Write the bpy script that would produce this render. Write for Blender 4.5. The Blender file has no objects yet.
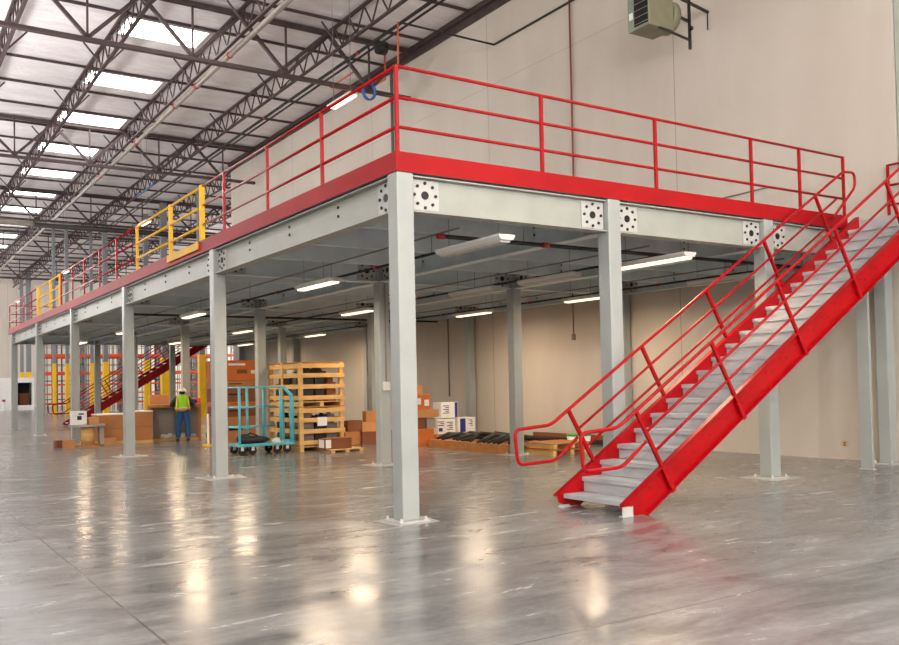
import bpy, math, random
from mathutils import Vector, Matrix
random.seed(7)
S = bpy.context.scene
COL = S.collection
PI = math.pi

# ------------------------------------------------------------------ helpers
def lin(c):
    return tuple(((v / 255) / 12.92 if v / 255 <= .04045 else ((v / 255 + .055) / 1.055) ** 2.4) for v in c) + (1,)

class MB:
    """collects boxes, bars and tubes into one mesh"""
    def __init__(s):
        s.v = []; s.f = []; s.m = []; s.mi = 0
    def add(s, vs, fs):
        o = len(s.v); s.v += [tuple(v) for v in vs]
        for f in fs:
            s.f.append([i + o for i in f]); s.m.append(s.mi)
        return s
    def box(s, x0, y0, z0, x1, y1, z1):
        vs = [(x, y, z) for z in (z0, z1) for y in (y0, y1) for x in (x0, x1)]
        return s.add(vs, [(0, 2, 3, 1), (4, 5, 7, 6), (0, 1, 5, 4), (2, 6, 7, 3), (0, 4, 6, 2), (1, 3, 7, 5)])
    def cbox(s, c, d):
        return s.box(c[0] - d[0] / 2, c[1] - d[1] / 2, c[2] - d[2] / 2, c[0] + d[0] / 2, c[1] + d[1] / 2, c[2] + d[2] / 2)
    def bar(s, a, b, w, h=None, up=(0, 0, 1)):
        """rectangular bar from a to b"""
        h = h or w; a = Vector(a); b = Vector(b); d = (b - a).normalized(); u = Vector(up)
        if abs(d.dot(u)) > .99: u = Vector((0, 1, 0))
        r = d.cross(u).normalized() * w / 2; u = r.cross(d).normalized() * h / 2
        vs = [p + i * r + j * u for p in (a, b) for i, j in ((-1, -1), (1, -1), (1, 1), (-1, 1))]
        return s.add(vs, [(0, 1, 2, 3), (7, 6, 5, 4), (0, 4, 5, 1), (1, 5, 6, 2), (2, 6, 7, 3), (3, 7, 4, 0)])
    def tube(s, pts, r, n=10, closed=False, cap=True):
        pts = [Vector(p) for p in pts]; k = len(pts); rings = []
        prev = None
        for i, p in enumerate(pts):
            if closed: t = (pts[(i + 1) % k] - pts[i - 1]).normalized()
            else: t = (pts[min(i + 1, k - 1)] - pts[max(i - 1, 0)]).normalized()
            if prev is None:
                u = Vector((0, 0, 1)) if abs(t.z) < .9 else Vector((0, 1, 0))
                u = (u - t * u.dot(t)).normalized()
            else:
                u = (prev - t * prev.dot(t)).normalized()
            prev = u; w = t.cross(u)
            rr = r[i] if isinstance(r, (list, tuple)) else r
            rings.append([p + (u * math.cos(2 * PI * j / n) + w * math.sin(2 * PI * j / n)) * rr for j in range(n)])
        vs = [v for q in rings for v in q]; fs = []
        for i in range(k if closed else k - 1):
            a = i * n; b = ((i + 1) % k) * n
            for j in range(n):
                fs.append((a + j, a + (j + 1) % n, b + (j + 1) % n, b + j))
        if cap and not closed:
            fs.append(tuple(range(n - 1, -1, -1))); fs.append(tuple((k - 1) * n + j for j in range(n)))
        return s.add(vs, fs)
    def cyl(s, a, b, r, n=16):
        return s.tube([a, b], r, n)
    def prism(s, poly, axis, lo, hi):
        """extrude a 2-D polygon along axis (0 x, 1 y, 2 z)"""
        def P(q, t):
            q = list(q); q.insert(axis, t); return tuple(q)
        n = len(poly)
        vs = [P(q, lo) for q in poly] + [P(q, hi) for q in poly]
        fs = [tuple(range(n - 1, -1, -1)), tuple(range(n, 2 * n))] + [(i, (i + 1) % n, n + (i + 1) % n, n + i) for i in range(n)]
        return s.add(vs, fs)
    def ball(s, c, r, n=12, m=8, zs=1.0, lo=-PI / 2):
        vs = []; fs = []
        rx, ry, rz = (r, r, r * zs) if not isinstance(r, (tuple, list)) else r
        for i in range(m + 1):
            a = lo + (PI / 2 - lo) * i / m
            for j in range(n):
                b = 2 * PI * j / n
                vs.append((c[0] + rx * math.cos(a) * math.cos(b), c[1] + ry * math.cos(a) * math.sin(b), c[2] + rz * math.sin(a)))
        for i in range(m):
            for j in range(n):
                fs.append((i * n + j, i * n + (j + 1) % n, (i + 1) * n + (j + 1) % n, (i + 1) * n + j))
        fs.append(tuple(range(n - 1, -1, -1)))
        return s.add(vs, fs)
    def build(s, name, mats, parent=None, smooth=False, bevel=0, loc=None):
        me = bpy.data.meshes.new(name)
        me.from_pydata(s.v, [], s.f)
        if not isinstance(mats, (list, tuple)): mats = [mats]
        for m in mats: me.materials.append(m)
        me.polygons.foreach_set('material_index', s.m)
        import bmesh
        bm = bmesh.new(); bm.from_mesh(me)
        bmesh.ops.recalc_face_normals(bm, faces=bm.faces); bm.to_mesh(me); bm.free()
        if smooth:
            me.polygons.foreach_set('use_smooth', [len(p.vertices) == 4 for p in me.polygons])
        me.update()
        o = bpy.data.objects.new(name, me); COL.objects.link(o)
        if parent: o.parent = parent
        if loc: o.location = loc
        if bevel:
            b = o.modifiers.new('bevel', 'BEVEL'); b.width = bevel; b.segments = 2; b.limit_method = 'ANGLE'
        return o

def tag(o, label=None, cat=None, group=None, kind=None):
    if label: o['label'] = label
    if cat: o['category'] = cat
    if group: o['group'] = group
    if kind: o['kind'] = kind
    return o

def thing(name, label, cat, loc=(0, 0, 0), rz=0, group=None):
    o = bpy.data.objects.new(name, None); COL.objects.link(o)
    o.empty_display_size = .2
    o.location = loc; o.rotation_euler = (0, 0, rz)
    return tag(o, label, cat, group)

def copy_tree(o, parent=None):
    c = o.copy(); COL.objects.link(c)
    if parent: c.parent = parent
    for ch in list(o.children): copy_tree(ch, c)
    return c

def dup(o, loc, label=None, rz=None, group=None):
    c = copy_tree(o); c.location = loc
    if label: c['label'] = label
    if rz is not None: c.rotation_euler = (0, 0, rz)
    if group: c['group'] = group
    return c

ORD = ['first', 'second', 'third', 'fourth', 'fifth', 'sixth', 'seventh', 'eighth', 'ninth', 'tenth', 'eleventh', 'twelfth', 'thirteenth', 'fourteenth',
       'fifteenth', 'sixteenth', 'seventeenth', 'eighteenth', 'nineteenth', 'twentieth', 'twenty-first', 'twenty-second', 'twenty-third', 'twenty-fourth',
       'twenty-fifth', 'twenty-sixth', 'twenty-seventh', 'twenty-eighth', 'twenty-ninth', 'thirtieth']

# ------------------------------------------------------------------ materials
def mat(name, c, rough=.5, metal=0, var=0, vscale=3, bump=0, bscale=30, c2=None, stretch=(1, 1, 1), spec=.5, coat=0):
    m = bpy.data.materials.new(name); m.use_nodes = True
    nt = m.node_tree; b = nt.nodes['Principled BSDF']
    b.inputs['Base Color'].default_value = lin(c); b.inputs['Roughness'].default_value = rough
    b.inputs['Metallic'].default_value = metal; b.inputs['Specular IOR Level'].default_value = spec
    b.inputs['Coat Weight'].default_value = coat; b.inputs['Coat Roughness'].default_value = .15
    tc = nt.nodes.new('ShaderNodeTexCoord'); mp = nt.nodes.new('ShaderNodeMapping')
    mp.inputs['Scale'].default_value = stretch
    nt.links.new(tc.outputs['Object'], mp.inputs['Vector'])
    if var or c2:
        n = nt.nodes.new('ShaderNodeTexNoise'); n.inputs['Scale'].default_value = vscale; n.inputs['Detail'].default_value = 5
        nt.links.new(mp.outputs[0], n.inputs['Vector'])
        r = nt.nodes.new('ShaderNodeValToRGB'); r.color_ramp.elements[0].position = .35; r.color_ramp.elements[1].position = .65
        a = lin(c2) if c2 else tuple(v * (1 - var) for v in lin(c)[:3]) + (1,)
        e = lin(c) if c2 else tuple(min(1, v * (1 + var)) for v in lin(c)[:3]) + (1,)
        r.color_ramp.elements[0].color = a; r.color_ramp.elements[1].color = e
        nt.links.new(n.outputs['Fac'], r.inputs['Fac']); nt.links.new(r.outputs['Color'], b.inputs['Base Color'])
    if bump:
        n2 = nt.nodes.new('ShaderNodeTexNoise'); n2.inputs['Scale'].default_value = bscale; n2.inputs['Detail'].default_value = 4
        nt.links.new(mp.outputs[0], n2.inputs['Vector'])
        bp = nt.nodes.new('ShaderNodeBump'); bp.inputs['Strength'].default_value = bump; bp.inputs['Distance'].default_value = .02
        nt.links.new(n2.outputs['Fac'], bp.inputs['Height']); nt.links.new(bp.outputs['Normal'], b.inputs['Normal'])
    return m

def emis(name, c, strength):
    m = bpy.data.materials.new(name); m.use_nodes = True
    b = m.node_tree.nodes['Principled BSDF']
    b.inputs['Base Color'].default_value = lin(c); b.inputs['Emission Color'].default_value = lin(c)
    b.inputs['Emission Strength'].default_value = strength
    return m

def line_mask(nt, coord, origin, period, width):
    """1 on thin lines repeating along a coordinate socket"""
    a = nt.nodes.new('ShaderNodeMath'); a.operation = 'SUBTRACT'; nt.links.new(coord, a.inputs[0]); a.inputs[1].default_value = origin - period / 2
    w = nt.nodes.new('ShaderNodeMath'); w.operation = 'FLOORED_MODULO'; nt.links.new(a.outputs[0], w.inputs[0]); w.inputs[1].default_value = period
    c = nt.nodes.new('ShaderNodeMath'); c.operation = 'SUBTRACT'; nt.links.new(w.outputs[0], c.inputs[0]); c.inputs[1].default_value = period / 2
    d = nt.nodes.new('ShaderNodeMath'); d.operation = 'ABSOLUTE'; nt.links.new(c.outputs[0], d.inputs[0])
    e = nt.nodes.new('ShaderNodeMath'); e.operation = 'LESS_THAN'; nt.links.new(d.outputs[0], e.inputs[0]); e.inputs[1].default_value = width / 2
    return e.outputs[0]

def mixrgb(nt, fac, a, b, mode='MIX'):
    m = nt.nodes.new('ShaderNodeMix'); m.data_type = 'RGBA'; m.blend_type = mode
    for s, v in ((m.inputs[0], fac), (m.inputs[6], a), (m.inputs[7], b)):
        if hasattr(v, 'is_linked'): nt.links.new(v, s)
        else: s.default_value = v
    return m.outputs[2]

def noise(nt, vec, scale, detail=5, rough=.55, dist=0):
    n = nt.nodes.new('ShaderNodeTexNoise'); n.inputs['Scale'].default_value = scale; n.inputs['Detail'].default_value = detail
    n.inputs['Roughness'].default_value = rough; n.inputs['Distortion'].default_value = dist
    nt.links.new(vec, n.inputs['Vector']); return n.outputs['Fac']

def ramp(nt, fac, stops):
    r = nt.nodes.new('ShaderNodeValToRGB'); e = r.color_ramp.elements
    e[0].position, e[0].color = stops[0]; e[1].position, e[1].color = stops[-1]
    for p, c in stops[1:-1]:
        q = e.new(p); q.color = c
    nt.links.new(fac, r.inputs['Fac']); return r.outputs['Color']

def floor_material():
    m = bpy.data.materials.new('polished_concrete'); m.use_nodes = True; nt = m.node_tree; b = nt.nodes['Principled BSDF']
    tc = nt.nodes.new('ShaderNodeTexCoord'); sx = nt.nodes.new('ShaderNodeSeparateXYZ'); nt.links.new(tc.outputs['Object'], sx.inputs[0])
    v = tc.outputs['Object']
    mp = nt.nodes.new('ShaderNodeMapping'); mp.inputs['Rotation'].default_value = (0, 0, math.radians(35)); mp.inputs['Scale'].default_value = (.5, 1.6, 1)
    nt.links.new(v, mp.inputs['Vector'])
    n1 = noise(nt, v, .55, 6, .6, .8); n2 = noise(nt, mp.outputs[0], 1.7, 7, .65, .6); n3 = noise(nt, v, 14, 4, .6)
    base = ramp(nt, n1, [(.3, lin((98, 98, 98))), (.5, lin((128, 128, 128))), (.7, lin((150, 150, 150)))])
    streak = ramp(nt, n2, [(.32, lin((80, 79, 78))), (.55, lin((132, 132, 131))), (.74, lin((166, 167, 167)))])
    c = mixrgb(nt, .55, base, streak)
    fine = ramp(nt, n3, [(.3, (.8, .79, .78, 1)), (.7, (1.08, 1.08, 1.08, 1))])
    c = mixrgb(nt, .6, c, fine, 'MULTIPLY')
    jx = line_mask(nt, sx.outputs['X'], -3.62, 7.45, .018); jy = line_mask(nt, sx.outputs['Y'], -4.7, 7.45, .014)
    j = nt.nodes.new('ShaderNodeMath'); j.operation = 'MAXIMUM'; nt.links.new(jx, j.inputs[0]); nt.links.new(jy, j.inputs[1])
    js = nt.nodes.new('ShaderNodeMath'); js.operation = 'MULTIPLY'; nt.links.new(j.outputs[0], js.inputs[0]); js.inputs[1].default_value = .6
    c = mixrgb(nt, js.outputs[0], c, lin((70, 66, 62)))
    nt.links.new(c, b.inputs['Base Color'])
    r = ramp(nt, n2, [(.3, (.13, .13, .13, 1)), (.7, (.3, .3, .3, 1))])
    nt.links.new(r, b.inputs['Roughness'])
    b.inputs['Specular IOR Level'].default_value = .42
    bp = nt.nodes.new('ShaderNodeBump'); bp.inputs['Strength'].default_value = .1; bp.inputs['Distance'].default_value = .02
    nb = noise(nt, v, 2.2, 3, .5); nt.links.new(nb, bp.inputs['Height']); nt.links.new(bp.outputs['Normal'], b.inputs['Normal'])
    return m

def wall_material(name, c, axis, origin, period, c2, hz=None):
    m = bpy.data.materials.new(name); m.use_nodes = True; nt = m.node_tree; b = nt.nodes['Principled BSDF']
    tc = nt.nodes.new('ShaderNodeTexCoord'); sx = nt.nodes.new('ShaderNodeSeparateXYZ'); nt.links.new(tc.outputs['Object'], sx.inputs[0])
    mp = nt.nodes.new('ShaderNodeMapping'); mp.inputs['Scale'].default_value = (.35, .35, .12); nt.links.new(tc.outputs['Object'], mp.inputs['Vector'])
    n1 = noise(nt, mp.outputs[0], 1.6, 5, .6, .3)
    col = ramp(nt, n1, [(.3, lin(c2)), (.62, lin(c))])
    l = line_mask(nt, sx.outputs[axis], origin, period, .022)
    col = mixrgb(nt, l, col, lin(tuple(v * .72 for v in c)))
    if hz:
        l2 = line_mask(nt, sx.outputs['Z'], hz, 30, .03)
        f = nt.nodes.new('ShaderNodeMath'); f.operation = 'MULTIPLY'; nt.links.new(l2, f.inputs[0]); f.inputs[1].default_value = .5
        col = mixrgb(nt, f.outputs[0], col, lin(tuple(v * .8 for v in c)))
    nt.links.new(col, b.inputs['Base Color']); b.inputs['Roughness'].default_value = .75
    bp = nt.nodes.new('ShaderNodeBump'); bp.inputs['Strength'].default_value = .08
    nt.links.new(noise(nt, tc.outputs['Object'], 6, 4), bp.inputs['Height']); nt.links.new(bp.outputs['Normal'], b.inputs['Normal'])
    return m

def ceiling_material():
    m = bpy.data.materials.new('roof_insulation'); m.use_nodes = True; nt = m.node_tree; b = nt.nodes['Principled BSDF']
    tc = nt.nodes.new('ShaderNodeTexCoord'); mp = nt.nodes.new('ShaderNodeMapping'); mp.inputs['Scale'].default_value = (.5, 1.5, 1)
    nt.links.new(tc.outputs['Object'], mp.inputs['Vector'])
    n1 = noise(nt, mp.outputs[0], 1.2, 5, .6, .8)
    col = ramp(nt, n1, [(.3, lin((216, 208, 209))), (.65, lin((236, 231, 232)))])
    nt.links.new(col, b.inputs['Base Color']); b.inputs['Roughness'].default_value = .55
    bp = nt.nodes.new('ShaderNodeBump'); bp.inputs['Strength'].default_value = .55; bp.inputs['Distance'].default_value = .25
    nt.links.new(noise(nt, mp.outputs[0], 1.8, 4, .55, 1.2), bp.inputs['Height']); nt.links.new(bp.outputs['Normal'], b.inputs['Normal'])
    return m

M = dict(
    floor=floor_material(),
    wall=wall_material('painted_concrete_wall', (202, 193, 182), 'Y', 5.18, 7.45, (193, 183, 171), 10.52),
    farwall=wall_material('ribbed_far_wall', (208, 200, 190), 'X', 0, 1.2, (196, 187, 176)),
    ceiling=ceiling_material(),
    column=mat('grey_steel_paint', (158, 163, 160), .38, 0, .05, 2),
    beam=mat('pale_beam_paint', (158, 161, 153), .45, 0, .06, 2.5, bump=.05),
    plate=mat('white_plate_paint', (180, 181, 177), .45, 0, .04, 6),
    joist=mat('blue_grey_joist', (212, 222, 224), .45, .0, .08, 3),
    deck=mat('blue_grey_deck', (126, 146, 156), .5, .0, .08, 2, bump=.15, bscale=6),
    dark=mat('dark_bolt', (28, 26, 26), .5, .3),
    red=mat('red_enamel', (156, 5, 14), .35, 0, .08, 4, spec=.2),
    redf=mat('red_fascia_paint', (158, 6, 16), .55, 0, .1, 1.5, spec=.2),
    yellow=mat('yellow_enamel', (240, 184, 4), .6, 0, .06, 3),
    tread=mat('galvanised_tread', (184, 186, 188), .5, .2, .1, 9, bump=.25, bscale=90, stretch=(1, .25, 1)),
    truss=mat('dark_brown_steel', (72, 56, 56), .6, .1, .12, 3),
    pipe=mat('grey_pipe', (150, 140, 132), .45, .2, .1, 4),
    dpipe=mat('black_pipe', (46, 42, 40), .45, .3, .1, 4),
    cond=mat('conduit_grey', (120, 112, 104), .5, .3),
    rust=mat('red_brown_conduit', (132, 62, 44), .6),
    orange_pipe=mat('orange_pipe', (196, 96, 54), .5),
    couple=mat('red_coupling', (178, 40, 36), .5),
    housing=mat('fixture_housing', (206, 206, 202), .4, .1),
    lens_off=mat('unlit_lens', (186, 182, 174), .4),
    lens=emis('warm_tube_glow', (255, 226, 190), 2.4),
    lens2=emis('white_tube_glow', (255, 240, 214), 3),
    sky=emis('skylight_glow', (255, 252, 248), 9.0),
    frame=mat('skylight_frame', (200, 196, 194), .5),
    olive=mat('heater_olive_paint', (122, 120, 98), .5, .1, .06, 5),
    oliveg=mat('heater_green_paint', (134, 146, 128), .5, .1, .06, 5),
    wood=mat('raw_pine', (214, 170, 104), .7, 0, .14, 2.5, stretch=(1, 1, 4)),
    wood2=mat('brown_timber', (176, 116, 62), .7, 0, .15, 3, stretch=(4, 1, 1)),
    card=mat('brown_cardboard', (180, 122, 72), .8, 0, .08, 2),
    card2=mat('tan_cardboard', (196, 140, 88), .8, 0, .08, 2),
    card3=mat('orange_cardboard', (206, 112, 48), .75, 0, .08, 2),
    cardd=mat('dark_cardboard', (128, 76, 46), .8, 0, .1, 2),
    tape=mat('packing_tape', (150, 108, 70), .3),
    paper=mat('white_paper', (236, 234, 230), .7),
    white=mat('white_carton', (232, 232, 230), .6, 0, .03, 4),
    ink=mat('black_ink', (40, 40, 44), .7),
    blue=mat('blue_ink', (32, 48, 140), .6),
    teal=mat('turquoise_enamel', (92, 190, 206), .4, 0, .1, 6),
    rubber=mat('black_rubber', (26, 26, 28), .7),
    black=mat('black_plastic', (34, 34, 36), .6, 0, .2, 9),
    film=mat('white_plastic_film', (228, 230, 228), .35, 0, .05, 6),
    greypanel=mat('grey_panel', (160, 152, 144), .7, 0, .06, 3),
    rackor=mat('rack_orange', (226, 84, 34), .45),
    rackgr=mat('rack_upright', (136, 134, 134), .5, .2),
    wire=mat('rack_wire', (84, 80, 78), .5, .4),
    sleeve=mat('yellow_column_sleeve', (244, 190, 14), .45, 0, .05, 2),
    bcol=mat('building_column_grey', (122, 126, 130), .5, 0, .06, 2),
    skin=mat('skin', (206, 152, 124), .55),
    denim=mat('blue_denim', (40, 86, 136), .8, 0, .2, 14),
    vest=mat('lime_vest', (150, 236, 30), .6, 0, .05, 8),
    vorange=mat('orange_stripe', (240, 120, 30), .6),
    silver=mat('silver_stripe', (216, 210, 196), .4),
    shirt=mat('dark_shirt', (36, 40, 46), .8),
    hat=mat('white_helmet', (236, 230, 222), .35),
    hair=mat('dark_hair', (46, 34, 28), .8),
    boot=mat('brown_boot', (58, 44, 36), .7),
    door=mat('dark_teal_door', (58, 84, 88), .5, .1, .08, 2),
    bluehose=mat('blue_hose', (38, 92, 160), .45),
    orange=mat('orange_plastic', (236, 92, 40), .5),
    green=mat('green_plastic', (70, 150, 70), .5),
    grout=mat('pale_grout', (166, 164, 160), .7, 0, .06, 8),
)

# ------------------------------------------------------------------ dimensions
SL, SR, CW = 6.7576, 3.36434, .232
DECK, CT = 4.27, 4.15
XW = 10.36           # face of the long beige wall
YE = 34.72           # far end of the mezzanine
ZC = 13.1            # underside of roof
NX, NY = 4, 6

# ------------------------------------------------------------------ setting
def struct(name, mb, m, **k):
    return tag(mb.build(name, m, **k), kind='structure')
struct('floor', MB().box(-18, -18, -.2, 34, 97, 0), M['floor'])
struct('ceiling', MB().box(-18, -18, ZC, 34, 97, ZC + .2), M['ceiling'])
struct('wall_right', MB().box(XW, -.14, 0, XW + .3, 35.5, ZC), M['wall'])
struct('wall_right_recess', MB().box(XW + .3, -18, 0, XW + .55, -.14, ZC), M['wall'])
struct('wall_far', MB().box(-18, 96, 0, 34, 96.3, ZC), M['farwall'])
struct('wall_left', MB().box(-18.3, -18, 0, -18, 97, ZC), M['farwall'])
struct('wall_front', MB().box(-18, -18.3, 0, XW + .55, -18, ZC), M['farwall'])
struct('wall_return', MB().box(XW + .3, 35.2, 0, 34, 35.5, ZC), M['wall'])
struct('wall_right_far', MB().box(33.7, 35.5, 0, 34, 97, ZC), M['farwall'])
struct('trim_1', MB().box(XW - .16, -.14, ZC - .16, XW, 35.5, ZC).box(XW - .05, -.14, ZC - .4, XW, 35.5, ZC - .16), M['truss'])
d = MB()
for i in range(22): d.box(XW + .25, -4.4, .02 + i * .19, XW + .29 + (.01 if i % 2 else 0), -.62, .2 + i * .19)
struct('door_1', d, M['door'])
struct('trim_2', MB().box(XW + .2, -.6, 0, XW + .3, -.5, 4.4), mat('tan_jamb', (196, 176, 128), .6))
struct('trim_3', MB().box(XW + .02, -.32, 0, XW + .3, -.16, ZC), mat('grey_green_trim', (170, 174, 164), .6))

# ------------------------------------------------------------------ mezzanine columns
def make_column():
    t = thing('steel_column', '', 'column')
    MB().box(0, 0, .02, CW, CW, CT - .002).build('shaft', M['column'], t, bevel=.014)
    MB().box(-.09, -.09, 0, CW + .09, CW + .09, .02).build('base_plate', M['plate'], t)
    for sx in (-.05, CW + .05):
        for sy in (-.05, CW + .05):
            MB().cyl((sx, sy, .02), (sx, sy, .06), .014, 8).cyl((sx, sy, .02), (sx, sy, .035), .026, 6).build('anchor_bolt', M['housing'], t)
    return t
rown = ['on the open long side', 'one row in from the open long side', 'one row out from the beige wall', 'against the beige wall']
col0 = make_column()
COLS = {}
for i in range(NX):
    for j in range(NY):
        nm = f'square grey steel mezzanine column {rown[i]}, {ORD[j]} from the stair end'
        if i == 0 and j == 0: nm = 'square grey steel column at the open front corner of the mezzanine'
        if i == 0 and j == 0:
            o = col0; o['label'] = nm
        else: o = copy_tree(col0); o['label'] = nm
        xx = i * SR if i < 3 else 10.07
        o.location = (xx, j * SL, 0); o['group'] = 'columns carrying the mezzanine'; COLS[i, j] = o

# pale grout pads under the base plates
g = MB().prism([(-.16, -.2), (.4, -.18), (.46, .3), (.2, .44), (-.2, .36)], 2, 0, .004)
gp = g.build('floor_patch', M['grout'])
tag(gp, 'pale grout patch on floor under the open front corner column', 'floor patch', 'pale floor patches under columns')
gp.location = (0, 0, 0)
for (i, j) in [(0, 1), (0, 2), (1, 1), (2, 0), (2, 1)]:
    o = gp.copy(); COL.objects.link(o); o.location = (i * SR, j * SL, 0); o.rotation_euler = (0, 0, 0)
    o.scale = (1.25, 1.25, 1)
    o['label'] = f'pale floor patch under column {rown[i]}, {ORD[j]} from stair'

# ------------------------------------------------------------------ beams with bolted end plates
ZB, ZT = 3.69, 4.128
def make_beam(L, name, dots=False, mt='beam'):
    """I-beam along local +x, from 0 to L, web in plane y=0, visible face -y"""
    t = thing(name, '', 'beam')
    b = MB().box(.01, -.095, ZT - .016, L - .01, .095, ZT).box(.01, -.095, ZB, L - .01, .095, ZB + .016).box(.01, -.006, ZB + .016, L - .01, .006, ZT - .016)
    b.build('web_and_flanges', M[mt], t)
    zc = (ZB + ZT) / 2 + .005
    for x0, x1 in ((.012, .41), (L - .41, L - .012)):
        p = MB().box(x0, -.022, zc - .185, x1, -.0065, zc + .185).build('end_plate', M['plate'], t)
        xc = (x0 + x1) / 2
        r = MB()
        for k in range(8):
            a = k * PI / 4
            r.cyl((xc + .152 * math.cos(a), -.0215, zc + .15 * math.sin(a)), (xc + .152 * math.cos(a), -.036, zc + .15 * math.sin(a)), .021, 8)
        r.cyl((xc, -.0215, zc), (xc, -.03, zc), .052, 14)
        r.build('bolt_ring', M['dark'], p)
    if dots:
        r = MB()
        for k in (1, 2, 3):
            x = k * SL / 4 - CW + .116
            for dz in (.02, -.1): r.cyl((x, -.0055, zc + .1 + dz), (x, -.022, zc + .1 + dz), .021, 8)
        r.build('joist_bolt', M['dark'], t)
    return t
bx = make_beam(SR - CW, 'cross_beam'); first = True
bxend = make_beam(10.07 - 2 * SR - CW, 'cross_beam')
bxi = make_beam(SR - CW, 'cross_beam', False, 'joist'); bxiend = make_beam(10.07 - 2 * SR - CW, 'cross_beam', False, 'joist')
baylab = ['between the open side and the second column row', 'between the two middle column rows', 'between the wall and the next column row']
for j in range(NY):
    for i in range(3):
        src = (bx if i < 2 else bxend) if j == 0 else (bxi if i < 2 else bxiend)
        if src.get('label') in ('', None): o = src
        else: o = copy_tree(src)
        o.location = (i * SR + CW, j * SL + .116, 0)
        where = 'pale steel beam along the front edge, with bolted white end plates, ' if j == 0 else f'steel cross beam at the {ORD[j]} column line from the stair, '
        o['label'] = where + baylab[i]
        o['group'] = 'cross beams under the mezzanine deck'; o['category'] = 'beam'
by = make_beam(SL - CW, 'edge_beam', True); byi = make_beam(SL - CW, 'edge_beam', True, 'joist')
usedy = set()
for i in range(NX):
    for j in range(NY - 1):
        src = byi if i else by
        o = copy_tree(src) if src.name in usedy else src
        usedy.add(src.name)
        # local +x -> world +y, visible face -y -> world ... rotate so that face looks to -x
        o.rotation_euler = (0, 0, -PI / 2)
        xx = i * SR if i < 3 else 10.07
        o.location = (xx + .116, (j + 1) * SL, 0)
        o['label'] = f'pale steel beam lengthwise {["along the open long edge", "over the second column row", "over the third column row", "beside the beige wall"][i]}, {ORD[j]} bay from the stair'
        o['group'] = 'lengthwise beams under the mezzanine deck'

# joists (C channels) across the bays
def make_joist(L):
    return MB().box(.02, -.004, 3.80, L - .02, .004, 4.127).box(.02, .004, 3.80, L - .02, .09, 3.812).box(.02, .004, 4.115, L - .02, .09, 4.127).box(.02, .086, 3.812, L - .02, .09, 3.83)
js = {0: make_joist(SR - .02).build('deck_joist', M['joist']), 2: make_joist(10.07 - 2 * SR - .02).build('deck_joist', M['joist'])}
used = set()
for i in range(3):
    for j in range(NY - 1):
        for k in (1, 2, 3):
            key = 2 if i == 2 else 0
            if key in used:
                o = js[key].copy(); COL.objects.link(o)
            else:
                o = js[key]; used.add(key)
            o.location = (i * SR + .125, j * SL + k * SL / 4 + .116, 0)
            tag(o, f'blue-grey deck joist, {ORD[k-1]} in the {ORD[j]} bay from the stair, {["span at the open side", "middle span", "span at the wall"][i]}', 'joist', 'joists under the deck')

# deck
dk = thing('mezzanine_deck', 'grey mezzanine deck carried on beams and grey columns', 'deck')
MB().box(.004, .004, 4.1495, XW - .01, YE, 4.16).build('deck_sheet', M['deck'], dk)
r = MB()
y = .3
while y < YE - .2:
    r.box(.26, y, 4.129, XW - .05, y + .06, 4.1496); y += .3
r.build('deck_ribs', M['deck'], dk)
MB().box(.0, .0, 4.16, XW - .01, YE, DECK).build('deck_board', M['greypanel'], dk)
lm = MB().box(8.972, -1.4, 4.045, XW - .01, -.01, DECK)
lm.build('landing_plate', M['tread'], dk)
MB().box(8.975, -1.4, 3.95, 9.03, -.01, 4.04).box(8.97, -1.42, 3.95, XW - .02, -1.36, 4.17).box(9.03, -.08, 3.95, XW - .02, -.02, 4.17).build('landing_frame', M['red'], dk)

# landing support posts
lc = thing('landing_post', 'narrow grey steel post under the head of the near red stair', 'post', (8.98, -.32, 0))
MB().box(0, 0, .012, .06, .22, 3.95).build('shaft', M['column'], lc, bevel=.006)
MB().box(-.03, -.02, 0, .09, .24, .012).build('base_plate', M['plate'], lc)

# ------------------------------------------------------------------ red edge plates and guardrails
Z0, Z1, Z2, Z3 = 4.385, 4.69, 5.05, 5.42
def edge_plate(name, label, a, b, mt):
    MBx = MB().bar(a, b, .012, .235)
    return tag(MBx.build(name, mt), label, 'edge plate')
edge_plate('edge_plate', 'wide red steel edge plate along the short front of the mezzanine', (-.012, -.006, 4.268), (8.97, -.006, 4.268), M['redf'])
edge_plate('edge_plate', 'very long red edge plate down the open long side of mezzanine', (-.006, 0, 4.268), (-.006, YE, 4.268), M['redf'])
tag(MB().bar((0, YE + .006, 4.268), (XW - .02, YE + .006, 4.268), .012, .235).build('edge_plate', M['redf']), 'red edge plate across the far short end of mezzanine', 'edge plate')

def guardrail(name, label, a, b, posts, mt, group, toe=False, r=.021, posts_z=DECK):
    a = Vector((a[0], a[1], 0)); b = Vector((b[0], b[1], 0)); d = (b - a).normalized()
    t = thing(name, label, 'railing', a, 0, group)
    L = (b - a).length
    def P(s, z): return tuple(d * s + Vector((0, 0, z)))
    for z, nm in ((Z3, 'top_rail'), (Z2, 'mid_rail'), (Z1, 'mid_rail')):
        MB().tube([P(0, z), P(L, z)], r, 10).build(nm, mt, t, smooth=True)
    for s in posts:
        MB().bar(P(s, posts_z), P(s, Z3 + .012), .045, .045, (1, 0, 0)).build('post', mt, t, bevel=.006)
    if toe:
        MB().bar(P(0, DECK + .06), P(L, DECK + .06), .012, .11).build('toe_board', mt, t)
    return t
IN = .04
G = 'guardrails round the mezzanine deck'
guardrail('guardrail', 'red three-rail guardrail along the short front of the mezzanine', (IN, IN), (8.97, IN), [0, 2.2, 4.32, 6.46, 7.69, 8.92], M['red'], G)
guardrail('guardrail', 'red guardrail on the open long side between front corner and first yellow gate', (IN, IN), (IN, 7.42), [2.11, 4.15, 6.2], M['red'], G)
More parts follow.
